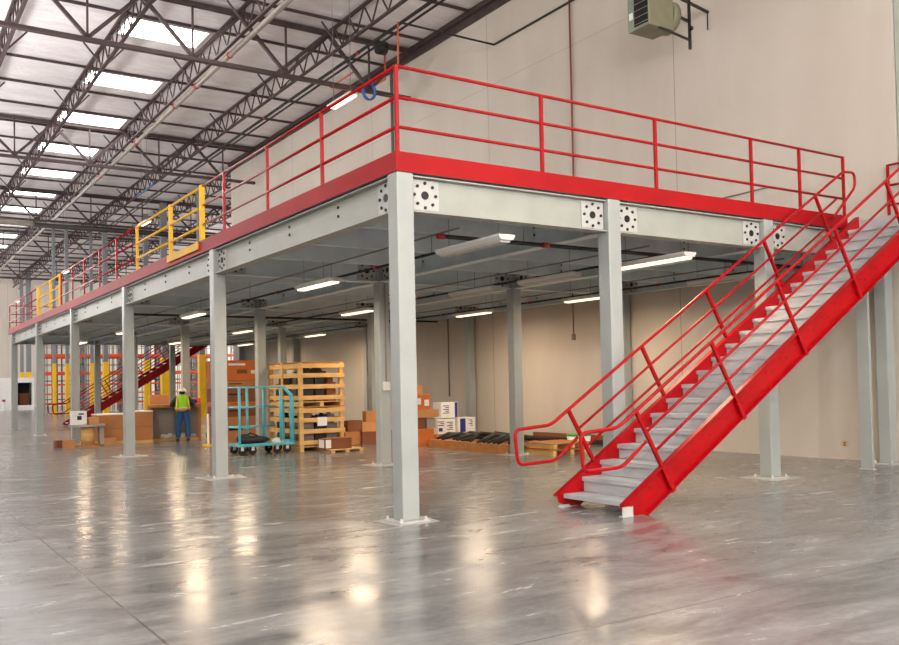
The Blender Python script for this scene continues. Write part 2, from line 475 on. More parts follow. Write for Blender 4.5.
guardrail('guardrail', 'red guardrail on the open long side between the two yellow gates', (IN, 12.42), (IN, 22.1), [2.0, 3.97, 6.05, 7.8, 9.68], M['red'], G)
guardrail('guardrail', 'red guardrail on the open long side beyond the second yellow gate', (IN, 27.0), (IN, YE - .04), [1.4, 3.4, 5.6, YE - .04 - 27.0], M['red'], G)
guardrail('guardrail', 'red guardrail across the far short end of the mezzanine', (IN, YE - .04), (8.9, YE - .04), [2.2, 4.4, 6.6, 8.86], M['red'], G)
guardrail('guardrail', 'short red guardrail closing the stair landing beside the wall end', (XW - .12, .0), (XW - .12, -1.4), [0.02, 1.38], M['red'], G)
guardrail('guardrail', 'red guardrail on the outer edge of the stair landing', (9.1, -1.37), (XW - .12, -1.37), [.03, .62], M['red'], G)

def gate(label, y0, ymid, y1, toe):
    t = thing('safety_gate', label, 'gate', (IN, y0, 0), 0, 'yellow loading gates in the guardrail')
    MB().box(-.05, -.03, DECK, .03, .09, Z3 + .02).build('post', M['yellow'], t, bevel=.006)
    MB().box(-.03, ymid - y0 - .05, DECK - .1, .04, ymid - y0 + .05, Z3 + .03).build('post', M['yellow'], t, bevel=.006)
    MB().box(-.03, y1 - y0 - .04, DECK, .03, y1 - y0 + .02, Z3 + .02).build('post', M['yellow'], t, bevel=.006)
    for s0, s1 in ((0.05, ymid - y0), (ymid - y0, y1 - y0)):
        f = MB()
        for z in (Z3 - .01, Z2 - .02, Z1 - .02): f.tube([(0, s0, z), (0, s1, z)], .026, 10)
        f.build('gate_rail', M['yellow'], t, smooth=True)
    if toe:
        MB().box(-.085, .09, DECK - .04, -.06, ymid - y0, DECK + .1).build('toe_board', M['yellow'], t)
    MB().box(0.02, .1, DECK + .2, .05, .16, Z3 - .06).build('pivot_strut', M['pipe'], t)
    return t
gate('yellow loading gate with toe board beyond the second column from front corner', 7.44, 9.6, 12.36, True)
gate('small distant yellow loading gate near the far end of the red guardrail', 22.2, 24.2, 26.5, False)
tag(MB().box(0, 26.75, DECK, .08, 26.9, Z3 + .04).build('yellow_post', M['yellow']), 'thick yellow post just past the distant yellow gate', 'post')

# ------------------------------------------------------------------ stair
def make_stair():
    t = thing('staircase', 'large red steel stair with grey treads rising to the mezzanine front', 'stair')
    k = .6125; rise, run = .1952, .319
    x0, xe = 2.14, 8.97
    def zt(x): return .155 + k * (x - x0)
    for yy, s in ((-1.38, -1), (-.22, 1)):
        st = MB()
        dz = .40
        xb = x0 + (dz - .155) / k + .0
        # web plate
        def poly(dtop, dbot):
            return [(x0, zt(x0) - dtop), (x0 + .03, .06), (x0 + .20, .004), (x0 + (dz - .155) / k, .004), (xe, zt(xe) - dbot), (xe, zt(xe) - dtop)]
        st.prism(poly(0, dz), 1, yy - .005, yy + .005)
        # flanges turned outward
        f = s * .075
        nrm = Vector((-k, 0, 1)).normalized() * .012
        for off, xs in ((0, x0), (-dz, x0 + (dz - .155) / k)):
            a = Vector((xs, 0, zt(xs) + off)); b = Vector((xe, 0, zt(xe) + off))
            y0_, y1_ = sorted((yy, yy + f))
            vs = []
            for p in (a, b):
                sg = -1 if off == 0 else 1
                for yv in (y0_, y1_):
                    vs += [(p.x, yv, p.z), (p.x + sg * nrm.x, yv, p.z + sg * nrm.z)]
            st.add(vs, [(0, 2, 3, 1), (4, 5, 7, 6), (0, 1, 5, 4), (2, 6, 7, 3), (0, 4, 6, 2), (1, 3, 7, 5)])
        st.build('stringer', M['red'], t)
        # rivet-like tread bolts on the outside
        bo = MB()
        for n in range(21):
            xn = 2.25 + run * n
            for dx in (.06, .2):
                z = .17 + rise * n - .05
                bo.cyl((xn + dx, yy + s * .004, z), (xn + dx, yy + s * .016, z), .011, 6)
        bo.build('tread_bolt', M['redf'], t)
        # foot
        MB().box(x0 + .03, yy - .02 if s < 0 else yy - .05, 0, x0 + .2, yy + .05 if s < 0 else yy + .02, .012).box(x0 + .03, yy - .014, 0, x0 + .2, yy - .006, .12 if s < 0 else .03).build('foot_plate', M['plate'], t)
    for n in range(21):
        xn = 2.25 + run * n; z = .17 + rise * n
        tr = MB().box(xn, -1.373, z - .032, xn + run + .02, -.227, z)
        tr.box(xn, -1.373, z - .055, xn + .02, -.227, z - .032)
        if n > 0: tr.box(xn + .03, -1.373, z - rise + .002, xn + .04, -.227, z - .03)
        for q in range(5): tr.box(xn + .04 + q * .055, -1.36, z, xn + .06 + q * .055, -.24, z + .003)
        tr.build('tread', M['tread'], t)
    # handrails
    u = Vector((1, 0, k)).normalized(); pn = Vector((-k, 0, 1)).normalized()
    def arc(c, r, a0, a1, n=6):
        return [(c[0] + r * math.cos(a0 + (a1 - a0) * i / n), c[1] + r * math.sin(a0 + (a1 - a0) * i / n)) for i in range(n + 1)]
    def round_path(pts, r, n=6):
        out = [Vector(pts[0])]
        for i in range(1, len(pts) - 1):
            a, b, c = Vector(pts[i - 1]), Vector(pts[i]), Vector(pts[i + 1])
            d1 = (a - b).normalized(); d2 = (c - b).normalized()
            q = min(r, (a - b).length * .48, (c - b).length * .48)
            p0 = b + d1 * q; p1 = b + d2 * q
            for j in range(n + 1):
                w = j / n
                out.append(p0 * (1 - w) ** 2 + b * 2 * w * (1 - w) + p1 * w * w)
        out.append(Vector(pts[-1])); return out
    def ztop(x): return 1.06 + .6175 * (x - 2.1)
    for yy, s in ((-1.42, -1), (-.18, 1)):
        h = MB()
        top = 8.62 if s > 0 else 9.0
        xm, zm = 2.55, ztop(2.55) - .46
        pts = [(xm, yy, zm), (2.17, yy, .60), (1.56, yy, .58), (1.52, yy, 1.02), (2.1, yy, 1.06)]
        if s > 0:
            pts += [(8.62, yy, ztop(8.62)), (8.95, yy, ztop(8.62) + .02), (8.95, yy, 4.85), (8.3, yy, ztop(8.3) - .62)]
        else:
            pts += [(8.95, yy, ztop(8.95)), (9.4, yy, ztop(8.95) + .06), (9.4, yy, 4.9), (9.06, yy, 4.86)]
        hr = MB().tube(round_path(pts, .1), .0225, 10).build('handrail', M['red'], t, smooth=True)
        for off in (.36, .68):
            a = 2.40 + off * .438; b = 8.3
            MB().tube([(a, yy, ztop(a) - off), (b + off * .3, yy, ztop(b + off * .3) - off)], .019, 8).build('mid_rail', M['red'], hr, smooth=True)
        for q in range(5):
            xp = 2.40 + 1.355 * q
            a = Vector((xp, yy, ztop(xp))); b = a - pn * 1.17 if False else a + Vector((.54, 0, -.90)) * 1.06
            MB().bar(a, b, .042, .042, (0, 1, 0)).build('post', M['red'], hr)
            c = b + Vector((-.10, 0, .17)); MB().bar(c, b + Vector((.03, 0, -.05)), .06, .05, (0, 1, 0)).build('post_bracket', M['redf'], hr)
    return t
st1 = make_stair()
st2 = dup(st1, (.25, 36.28, 0), 'distant red stair beyond the far end of mezzanine, seen past yellow columns')

# ------------------------------------------------------------------ lights under the mezzanine
def make_fixture(lens):
    t = thing('strip_light', '', 'light fixture')
    MB().prism([(-.13, 0), (-.13, -.03), (-.09, -.07), (.09, -.07), (.13, -.03), (.13, 0)], 1, -.78, .78).build('housing', M['housing'], t)
    MB().prism([(-.085, -.0705), (-.07, -.10), (.07, -.10), (.085, -.0705)], 1, -.74, .74).build('lens', lens, t)
    for y in (-.6, .6): MB().cyl((0, y, 0), (0, y, .55), .004, 5).build('hanger', M['cond'], t)
    return t
on = make_fixture(M['lens']); off = make_fixture(M['lens_off'])
ro = {1.62: 'line at the open side', 5.07: 'middle line', 8.28: 'line near the wall'}
def ords(l): return l
spots = [(1.62, .80, 0), (1.62, 5.85, 1), (1.62, 13.3, 1), (1.62, 20.6, 1), (1.62, 27.5, 1),
         (5.07, .85, 1), (5.07, 3.45, 0), (5.07, 5.85, 0), (5.07, 11.1, 1), (5.07, 19.4, 1), (5.07, 27.0, 1),
         (8.28, 2.2, 0), (8.28, 6.0, 1), (8.28, 10.6, 1), (8.28, 20.8, 1), (8.28, 28.0, 1)]
ud = {0: 0, 1: 0}; cnt = {}
for x, y, l in spots:
    src = on if l else off
    o = copy_tree(src) if ud[l] else src
    ud[l] = 1; o.location = (x, y, 3.52); cnt[x, l] = cnt.get((x, l), 0) + 1
    tag(o, f'{"lit warm" if l else "unlit"} strip light under deck, {ORD[cnt[x,l]-1]} {"lit" if l else "unlit"} in the {ro[x]}', 'light fixture', 'strip lights hung under the mezzanine')

# sprinkler pipes and conduits under the deck
def run_pipe(name, label, pts, r, m, coup=(), group=None, hang=None):
    t = thing(name, label, 'pipe', (0, 0, 0), 0, group)
    MB().tube(pts, r, 10).build('pipe_run', m, t, smooth=True)
    for c in coup:
        c = Vector(c); d = (Vector(pts[-1]) - Vector(pts[0])).normalized()
        MB().cyl(c - d * .05, c + d * .05, r * 1.18 + .006, 10).build('coupling', M['couple'], t, smooth=True)
    for c in (hang or ()):
        MB().cyl(c, (c[0], c[1], hang_z), .006, 5).build('hanger', M['cond'], t)
    return t
hang_z = 4.1
gp_ = 'pipes under the deck'
for x, lab in ((1.95, 'open side'), (5.4, 'middle'), (8.62, 'wall side')):
    run_pipe('sprinkler_pipe', f'black sprinkler pipe running lengthwise under the deck at the {lab}', [(x, .95, 3.6), (x, 33.5, 3.6)], .022, M['dpipe'],
             [(x, 1.2, 3.6), (x, 4.2, 3.6), (x, 8.6, 3.6), (x, 12.7, 3.6), (x, 17, 3.6)], gp_, [(x, y, 3.6) for y in (2.4, 6.3, 10.2, 14.5, 19, 24, 29)])
    run_pipe('conduit', f'thin grey conduit beside the strip lights under the deck at the {lab}', [(x - .75, .5, 3.64), (x - .75, 33.5, 3.64)], .013, M['cond'], (), gp_)
run_pipe('sprinkler_pipe', 'black sprinkler pipe crossing under the deck just behind the front beam', [(1.2, .95, 3.6), (10.0, .95, 3.6)], .03, M['dpipe'],
         [(1.2, .95, 3.6), (3.0, .95, 3.6)], gp_, [(2.6, .95, 3.6), (6.0, .95, 3.6), (9, .95, 3.6)])
run_pipe('sprinkler_pipe', 'black sprinkler pipe crossing under the deck at the third bay', [(.5, 15.2, 3.6), (10.0, 15.2, 3.6)], .03, M['dpipe'], (), gp_)

# power drop hanging from the deck
pd = thing('power_drop', 'brown hanging power drop with outlet box under the deck near wall', 'power drop', (9.9, 8.42, 0))
MB().cyl((0, 0, 2.8), (0, 0, 4.1), .016, 8).build('cord_tube', M['rust'], pd)
MB().box(-.04, -.04, 2.66, .04, .04, 2.82).build('outlet_box', M['cond'], pd, bevel=.006)

# switch box and conduit on an interior column
sb = thing('switch_box', 'small grey switch box with conduit on the inner column behind the corner column', 'switch box', (SR, SL, 0))
MB().box(.05, -.07, 1.5, .19, -.001, 1.68).build('box_body', M['housing'], sb, bevel=.006)
MB().cyl((.12, -.035, 1.68), (.12, -.035, 3.65), .014, 8).build('conduit_tube', M['cond'], sb)

# wall fittings
ob = thing('wall_outlet', 'small beige outlet plate low on the wall behind the stair post', 'outlet', (XW, 1.1, .3))
MB().box(-.012, -.07, -.06, 0, .07, .06).build('cover_plate', mat('beige_plate', (206, 176, 140), .5), ob, bevel=.003)
MB().box(-.016, -.025, -.035, -.012, .025, -.008).box(-.016, -.025, .008, -.012, .025, .035).build('socket', M['cond'], ob)
cd = run_pipe('wall_conduit', 'grey conduit running down the beige wall behind the white cartons', [(XW - .03, 15.08, 1.2), (XW - .03, 15.08, 4.1)], .018, M['cond'])
run_pipe('wall_pipe', 'tall red-brown pipe running down the upper wall above the front railing', [(XW - .05, 8.75, 4.3), (XW - .05, 8.75, ZC - .1)], .026, M['rust'])
run_pipe('wall_pipe', 'thin grey vertical pipe on the upper wall behind the corner post', [(XW - .05, 18.45, 4.3), (XW - .05, 18.45, ZC - .1)], .05, M['cond'])
run_pipe('wall_conduit', 'black conduit high on wall turning out toward the roof trusses', [(7.2, 12.2, 11.66), (XW - .05, 12.2, 11.66), (XW - .05, 12.2, 11.66), (XW - .05, 4, 11.7)], .03, M['dpipe'])
run_pipe('wall_conduit', 'short dark conduit on the wall just above the front railing', [(XW - .02, 3.86, 5.54), (XW - .02, 2.6, 5.55)], .015, M['cond'])

# ------------------------------------------------------------------ unit heater on the wall
uh = thing('unit_heater', 'olive louvred unit heater on a bracket high on the beige wall', 'heater', (8.5, 4.1, 0))
MB().box(.0, 0, 9.1, .72, .62, 9.95).build('cabinet', M['olive'], uh, bevel=.01)
MB().box(-.02, 0, 9.1, 0, .62, 9.95).build('front_face', M['oliveg'], uh)
l = MB()
for k in range(5):
    z = 9.2 + k * .145
    l.add([(-.022, .03, z), (-.022, .42, z), (-.075, .42, z - .03), (-.075, .03, z - .03), (-.022, .03, z + .012), (-.022, .42, z + .012), (-.075, .42, z - .018), (-.075, .03, z - .018)],
          [(0, 1, 2, 3), (4, 7, 6, 5), (0, 4, 5, 1), (1, 5, 6, 2), (2, 6, 7, 3), (3, 7, 4, 0)])
l.build('louver', M['pipe'], uh)
MB().box(-.024, .025, 9.16, -.02, .43, 9.9).build('louver_opening', M['dark'], uh)
MB().box(-.026, .47, 9.35, -.02, .58, 9.5).build('control_label', M['paper'], uh)
MB().cyl((.72, .31, 9.5), (.92, .31, 9.5), .36, 20).build('fan_shroud', M['olive'], uh, smooth=True)
MB().cyl((.92, .31, 9.5), (1.04, .31, 9.5), .11, 14).build('fan_motor', M['dark'], uh, smooth=True)
MB().bar((.1, .02, 9.98), (XW - 8.5, .02, 9.75), .05).bar((.1, .6, 9.98), (XW - 8.5, .6, 9.75), .05).bar((.3, .02, 9.1), (XW - 8.5 - .6, .02, 9.0), .04).bar((XW - 8.5 - .62, .02, 8.8), (XW - 8.5 - .62, .02, 12.4), .05).bar((XW - 8.5 - .03, .02, 9.75), (XW - 8.5 - .03, .02, 9.35), .02).build('mounting_bracket', M['dpipe'], uh)
MB().ball((XW - 8.5 - .62, -.03, 9.25), .05, 8, 6).build('gas_valve', M['dark'], uh)

# ------------------------------------------------------------------ roof: girders, joists, purlins, skylights
XJ = [-7.4, -4.5, -1.6, 1.3, 4.2, 7.2]
YG = [2.3, 17.0, 31.7, 46.4, 61.1, 75.8]
GZ0, GZ1 = 11.4, 12.92
def girder(y, n, xmax):
    t = thing('roof_girder', f'deep dark roof truss across the building, {ORD[n]} from the front', 'roof truss', (0, y, 0), 0, 'roof trusses across the building')
    x0 = -7.4
    for dy in (-.07, .07):
        pass
    MB().box(x0, -.09, GZ1, xmax, -.015, GZ1 + .13).box(x0, .015, GZ1, xmax, .09, GZ1 + .13).build('top_chord', M['truss'], t)
    MB().box(x0, -.09, GZ0 - .11, xmax, -.012, GZ0).box(x0, .012, GZ0 - .11, xmax, .09, GZ0).build('bottom_chord', M['truss'], t)
    w = MB(); x = x0; p = 2.92
    while x + p < xmax + .2:
        a, m_, b = x, x + p / 2, x + p
        w.bar((a, 0, GZ1), (m_, 0, GZ0), .1, .1, (0, 1, 0)); w.bar((m_, 0, GZ0), (b, 0, GZ1), .1, .1, (0, 1, 0))
        w.bar((m_, 0, GZ0), (m_, 0, GZ1), .055, .055, (0, 1, 0)); x = b
    w.build('web_members', M['truss'], t)
    return t
for n, y in enumerate(YG): girder(y, n, XW - .16 if y < 35 else 24.7)

JZ0, JZ1 = 12.28, 12.98
def joist_line(x, lab, y0, y1):
    t = thing('roof_joist', lab, 'roof joist', (x, 0, 0), 0, 'open-web joists running the length of the roof')
    MB().box(-.06, y0, JZ1, -.008, y1, JZ1 + .06).box(.008, y0, JZ1, .06, y1, JZ1 + .06).build('top_chord', M['truss'], t)
    MB().box(-.055, y0, JZ0 - .05, -.008, y1, JZ0).box(.008, y0, JZ0 - .05, .055, y1, JZ0).build('bottom_chord', M['truss'], t)
    w = MB(); y = y0; k = 0
    while y < y1 - .5:
        w.bar((0, y, JZ1 if k % 2 else JZ0), (0, y + .5, JZ0 if k % 2 else JZ1), .04); y += .5; k += 1
    w.build('web_rod', M['truss'], t)
    y = 18.8 - 2.74 * 5
    while y < y1:
        if y > y0 and y < 60:
            MB().bar((.02, y + .1, JZ0 - .02), (.62, y + .1, JZ1 - .02), .05).bar((-.02, y + .1, JZ0 - .02), (-.62, y + .1, JZ1 - .02), .05).build('knee_brace', M['truss'], t)
        y += 2.74 * 2
labs = ['dark open-web joist farthest from the wall', 'dark open-web joist, second out beyond the skylight row', 'dark open-web joist one bay out from the skylight row',
        'dark open-web joist along the outer ends of the skylights', 'dark open-web joist along the wall-side ends of the skylights', 'dark open-web joist between the skylight row and the beige wall']
for x, l in zip(XJ, labs): joist_line(x, l, 4.0, 92)
joist_line(10.6, 'dark open-web joist in line with the wall end, only beyond the wall', 36, 92)
joist_line(13.6, 'dark open-web joist one bay past the wall end', 36, 92)

y = 5.1; k = 0
while y < 92:
    tag(MB().box(-7.4, y - .022, JZ1 + .03, XW - .17 if y < 35.2 else 24, y + .03, ZC - .002).build('roof_purlin', M['truss']),
        f'thin dark roof purlin under the insulation, {ORD[k] if k < 30 else "thirty-first" if k == 30 else "thirty-second" if k == 31 else "last"} from the front', 'purlin', 'purlins under the roof')
    y += 2.74; k += 1

def skylight(x0, x1, y, lab):
    t = thing('skylight', lab, 'skylight', ((x0 + x1) / 2, y, 0), 0, 'skylights in the roof')
    w = (x1 - x0) / 2
    MB().box(-w, -.75, ZC - .03, w, .75, ZC - .012).build('diffuser', M['sky'], t)
    MB().box(-w - .06, -.81, ZC - .06, w + .06, -.75, ZC - .001).box(-w - .06, .75, ZC - .06, w + .06, .81, ZC - .001).box(-w - .06, -.75, ZC - .06, -w, .75, ZC - .001).box(w, -.75, ZC - .06, w + .06, .75, ZC - .001).build('curb', M['frame'], t)
    return t
for k in range(13):
    y = 14.35 + k * 5.48
    skylight(1.5, 3.98, y, f'bright white skylight in the row over the mezzanine, {ORD[k]} from the front')
for k in range(12):  # unseen outer row, added to light the hall
    y = -9 + k * 8.2
    skylight(-13.4, -10.9, y, f'added unseen skylight in the outer row away from the mezzanine, {ORD[k]} from the front')

# roof pipes
hang_z = 13.0
run_pipe('sprinkler_main', 'thick pale grey pipe running lengthwise under the skylight-side joist', [(4.35, 6, 12.12), (4.35, 92, 12.12)], .085, M['pipe'],
         [(4.35, y, 12.12) for y in (18.2, 21.6, 24.2, 30, 37)], 'pipes under the roof')
run_pipe('sprinkler_branch', 'dark pipe running lengthwise under the roof between joist and wall', [(7.75, 6, 12.15), (7.75, 92, 12.15)], .05, M['dpipe'],
         [(7.75, y, 12.15) for y in (16, 24, 33)], 'pipes under the roof')
run_pipe('sprinkler_branch', 'slim dark pipe just outside the pair of roof pipes near the wall', [(8.05, 6, 12.2), (8.05, 60, 12.2)], .035, M['dpipe'], (), 'pipes under the roof')
run_pipe('cross_main', 'large pale pipe crossing the far roof above the railing', [(-6, 45.6, 10.95), (2.6, 45.6, 10.95)], .13, M['pipe'], (), 'pipes under the roof')
run_pipe('cross_main', 'dark large pipe carrying on from the pale crossing pipe toward the wall', [(2.6, 45.6, 10.95), (24, 45.6, 10.95)], .15, M['dpipe'], [(7.6, 45.6, 10.95)], 'pipes under the roof')
op = run_pipe('gas_pipe', 'orange elbowed pipe near the roof edge above the corner post', [(8.35, 17.3, 12.1), (8.35, 19.3, 12.1), (9.6, 19.3, 12.1), (9.6, 17.6, 12.1), (9.6, 17.6, 12.9)], .035, M['orange_pipe'])
run_pipe('drop_pipe', 'slim orange pipe hanging down behind the corner post from the black conduit', [(7.04, 12.2, 11.66), (7.03, 12.2, 10.3)], .028, M['orange_pipe'])
jb = tag(MB().cyl((8.75, 16.55, 12.7), (9.05, 16.55, 12.7), .22, 16).build('cable_drum', M['dpipe'], smooth=True), 'round dark drum hung beside the roof pipes above the corner', 'drum')
hc = MB()
for q in range(3):
    hc.tube([(8.5 + .22 * math.cos(a * PI / 8) + q * .01, 16.78 - q * .035, 11.25 + .28 * math.sin(a * PI / 8)) for a in range(16)], .028, 8, closed=True)
tag(hc.build('hose_coil', M['bluehose'], smooth=True), 'blue hose coil hanging from the truss above the corner railing', 'hose')
hc2 = tag(MB().tube([(7.14, 37.8 + .35 * i, 12.2) for i in range(12)], .05, 8).build('blue_cable', M['bluehose'], smooth=True), 'blue cable tied along the roof joist above the first yellow gate', 'cable')

# high strip lights hung on the line X=5
def make_high():
    t = thing('high_strip_light', '', 'light fixture')
    MB().box(-.13, -.65, 0, .13, .65, .06).build('housing', M['housing'], t)
    MB().box(-.11, -.62, -.03, -.015, .62, 0).box(.015, -.62, -.03, .11, .62, 0).build('tube_lens', M['lens2'], t)
    for y in (-.5, .5): MB().cyl((0, y, .06), (0, y, 4.0), .008, 5).build('hanger', M['cond'], t)
    return t
hl = make_high(); hn = 0
for y, lab in ((11.6, 'lit high strip light hung behind the front corner railing'), (31.4, 'lit high strip light hung behind the first yellow gate'), (50.3, 'lit high strip light hung beyond the far red railing, between the gates'), (71.5, 'tiny lit high strip light hung at far end of the hall')):
    o = hl if hn == 0 else copy_tree(hl); hn = 1
    o.location = (5.0, y, 8.95); tag(o, lab, 'light fixture', 'high strip lights over the mezzanine')

# ------------------------------------------------------------------ stored goods under the mezzanine
def carton(name, label, loc, d, m, rz=0, group=None, marks=(), tape=True, bev=.008):
    """box with flaps seam; marks = (face, u, v, w, h, material)"""
    t = thing(name, label, 'box', loc, rz, group)
    x, y, z = d[0] / 2, d[1] / 2, d[2]
    MB().box(-x, -y, 0, x, y, z).build('carton_body', m, t, bevel=bev)
    if tape:
        MB().box(-x - .002, -.03, z - .08, x + .002, .03, z + .002).build('tape_strip', M['tape'], t)
    for f, u, v, w, h, mm in marks:
        if f == 'x': MB().box(-x - .004, u - w / 2, v - h / 2, -x, u + w / 2, v + h / 2).build('print_mark', mm, t)
        else: MB().box(u - w / 2, -y - .004, v - h / 2, u + w / 2, -y, v + h / 2).build('print_mark', mm, t)
    return t

# slatted crates, stacked
def make_crate(w, d, h):
    t = thing('slatted_crate', '', 'crate')
    s = MB()
    for x in (0, w / 2 - .05, w - .1): s.box(x, 0, 0, x + .1, d, .1)
    for k in range(8): s.box(0, k * (d - .12) / 7, .1, w, k * (d - .12) / 7 + .12, .125)
    s.build('pallet_base', M['wood'], t)
    for x in (0, w - .1):
        for y in (0, d - .1):
            MB().box(x, y, .125, x + .1, y + .1, h).build('corner_post', M['wood'], t, bevel=.004)
    for z in (.16, .44, .72, h - .13):
        hh = .11
        MB().box(-.022, -.022, z, w + .022, -.001, z + hh).build('side_slat', M['wood'], t)
        MB().box(-.022, d + .001, z, w + .022, d + .022, z + hh).build('side_slat', M['wood'], t)
        MB().box(-.022, 0, z, -.001, d, z + hh).build('side_slat', M['wood'], t)
        MB().box(w + .001, 0, z, w + .022, d, z + hh).build('side_slat', M['wood'], t)
    MB().box(-.045, d / 2 - .05, .12, -.0225, d / 2 + .05, h).build('stud', M['wood'], t)
    l = MB()
    for k in range(7): l.box(-.02, k * (d - .14) / 6, h + .001, w + .02, k * (d - .14) / 6 + .2 - .03, h + .024)
    l.build('lid_board', M['wood2'], t)
    return t
cr = make_crate(1.2, 2.05, 1.09)
tag(cr, 'lower slatted pine crate on the floor, under another crate', 'crate', 'slatted pine crates'); cr.location = (3.7, 11.6, 0)
cr2 = dup(cr, (3.7, 11.6, 1.116), 'upper slatted pine crate stacked on another crate')
random.seed(11)
kk = 0
for z in (.13, 1.246):
    for a in range(3):
        for b in range(4):
            w_, d_, h_ = random.uniform(.24, .32), random.uniform(.32, .42), random.uniform(.62, .86)
            x = 4.0 + a * .32; y = 11.95 + b * .46
            m_ = random.choice(['black', 'dpipe', 'cardd', 'cond'])
            t = MB().box(-w_ / 2, -d_ / 2, 0, w_ / 2, d_ / 2, h_ * .7).box(-w_ * .3, -d_ * .35, h_ * .7, w_ * .3, d_ * .35, h_).cyl((0, 0, h_), (0, 0, h_ + .04), .05, 8)
            o = t.build('machine_part', M[m_], loc=(x, y, z))
            tag(o, f'dark packed machine part in the {"upper" if z > 1 else "lower"} pine crate, {ORD[b]} row back, {ORD[a]} across', 'machine part', 'parts packed in the pine crates')
tag(MB().box(4.16, 11.572, .62, 4.42, 11.576, .84).build('paper_sheet', M['paper']), 'white paper notice fixed on the lower pine crate slats', 'paper')

# turquoise cart
ct = thing('platform_cart', 'turquoise tall-sided platform cart in front of the orange cartons', 'cart', (2.14, 12.0, 0))
MB().box(0, -.35, .20, 1.44, .35, .26).build('platform', M['teal'], ct, bevel=.006)
for (x, y) in ((.06, -.3), (.47, .3), (.9, .3), (1.1, -.3), (.5, -.3)):
    if (x, y) == (.5, -.3): continue
    MB().cyl((x, y, .26), (x, y, 1.64), .032, 10).build('upright', M['teal'], ct, smooth=True)
for z in (.66, 1.14, 1.62):
    MB().tube([(-.02, .3, z), (1.2, .3, z)], .02, 8).tube([(.0, -.3, z), (.42 if z < 1.5 else 1.2, -.3, z)], .02, 8).tube([(.02, -.3, z), (.02, .3, z)], .02, 8).build('side_rail', M['teal'], ct, smooth=True)
MB().tube([(1.15, -.28, 1.6), (1.22, -.28, 1.58), (1.38, -.28, 1.42), (1.4, -.28, 1.3), (1.4, -.28, .26)], [.03, .035, .055, .055, .06], 10).build('push_handle', M['teal'], ct, smooth=True)
MB().bar((1.4, -.28, .28), (1.4, .28, .28), .05).bar((1.4, .28, .26), (1.4, .28, 1.3), .06).build('handle_post', M['teal'], ct)
for x in (.12, .38, 1.0, 1.26):
    for y in (-.28, .28):
        w = MB().cyl((x, y - .025, .1), (x, y + .025, .1), .1, 16).build('wheel', M['rubber'], ct, smooth=True)
        MB().box(x - .035, y - .04, .1, x + .035, y - .028, .2).box(x - .035, y + .028, .1, x + .035, y + .04, .2).build('caster_fork', M['housing'], w)
bl = thing('tool_bag', 'black bag lying on the turquoise cart platform', 'bag', (2.62, 11.95, .262))
MB().ball((0, 0, .08), (.42, .2, .1), 16, 8).ball((-.22, .02, .12), (.2, .17, .12), 12, 8).build('bag_body', M['black'], bl, smooth=True)
MB().tube([(-.3, -.05, .15), (-.1, -.08, .25), (.1, -.05, .18)], .018, 8).build('strap', M['rubber'], bl, smooth=True)
tag(MB().ball((3.2, 11.8, .26), (.16, .14, .12), 12, 6, lo=0).build('white_bag', M['film'], smooth=True), 'small white bag on the turquoise cart beside black bag', 'bag')

# orange and brown carton stack behind the cart
gO = 'orange and brown cartons behind the cart'
z = 0
lay = [(.78, 'card', 'bottom brown carton in the stack behind the turquoise cart'), (.3, 'cardd', 'dark brown block for the shaded gap over the bottom carton behind the cart'),  # dark brown layers stand for shaded gaps, put in as boxes
       (.12, 'card3', 'thin orange carton layer midway up behind the turquoise cart'), (.4, 'cardd', 'dark brown block for the shaded gap above the thin orange layer behind the cart'),
       (.22, 'card', 'flat brown carton just below the orange one behind the cart')]
for h, m_, lb in lay:
    carton('cardboard_carton', lb, (3.78, 16.7, z), (1.22, 1.0, h), M[m_], 0, gO, [('y', -.1, h * .55, .4, h * .12, M['dark'])]); z += h + .003
ot = carton('cardboard_carton', 'orange carton with white print on top of stack behind the cart', (3.78, 16.7, z), (1.26, 1.05, .58), M['card3'], 0, gO,
            [('y', -.05, .46, .5, .06, M['paper']), ('y', .1, .25, .3, .12, M['cardd']), ('y', .45, .24, .16, .1, M['paper'])])

# brown carton on little board, in front of the crates
bdd = thing('wooden_board', 'small raw wooden pallet board under the low carton before crates', 'pallet', (4.55, 11.0, 0))
MB().box(-.46, -.3, .05, .46, -.12, .075).box(-.46, -.08, .05, .46, .08, .075).box(-.46, .12, .05, .46, .3, .075).build('deck_board', M['wood'], bdd)
for x in (-.38, 0, .38): MB().box(x - .05, -.3, 0, x + .05, .3, .05).build('skid', M['wood'], bdd)
carton('cardboard_carton', 'low brown carton with white label on the small wooden pallet', (4.38, 11.05, .076), (.72, .4, .26), M['cardd'], 0, None, [('x', 0, .13, .3, .2, M['paper']), ('y', -.27, .13, .14, .2, M['paper'])])

# cartons beside the crates
gB = 'brown cartons piled beside the pine crates'
for (x, y, z, dx, dy, dz, m_, lb) in [
    (5.72, 13.0, 0, .5, .4, .36, 'card', 'brown carton on the floor in the pile right beside the crates'.replace('right ', '')),
    (6.24, 12.9, 0, .48, .42, .34, 'cardd', 'dark brown carton on the floor in the pile beside the crates'),
    (5.84, 13.0, .363, .42, .36, .3, 'cardd', 'small dark carton on top of the brown floor carton beside crates'),
    (6.3, 12.92, .343, .5, .4, .26, 'card2', 'tan carton midway up the pile beside the crates'),
    (6.34, 12.9, .606, .36, .34, .3, 'card', 'brown carton at the top of the pile beside the crates')]:
    carton('cardboard_carton', lb, (x, y, z), (dx, dy, dz), M[m_], random.uniform(-.2, .2), gB)
tag(MB().ball((5.15, 13.45, .26), (.22, .22, .26), 12, 8).build('trash_sack', M['black'], smooth=True), 'black sack on floor between crates and carton pile', 'bag')

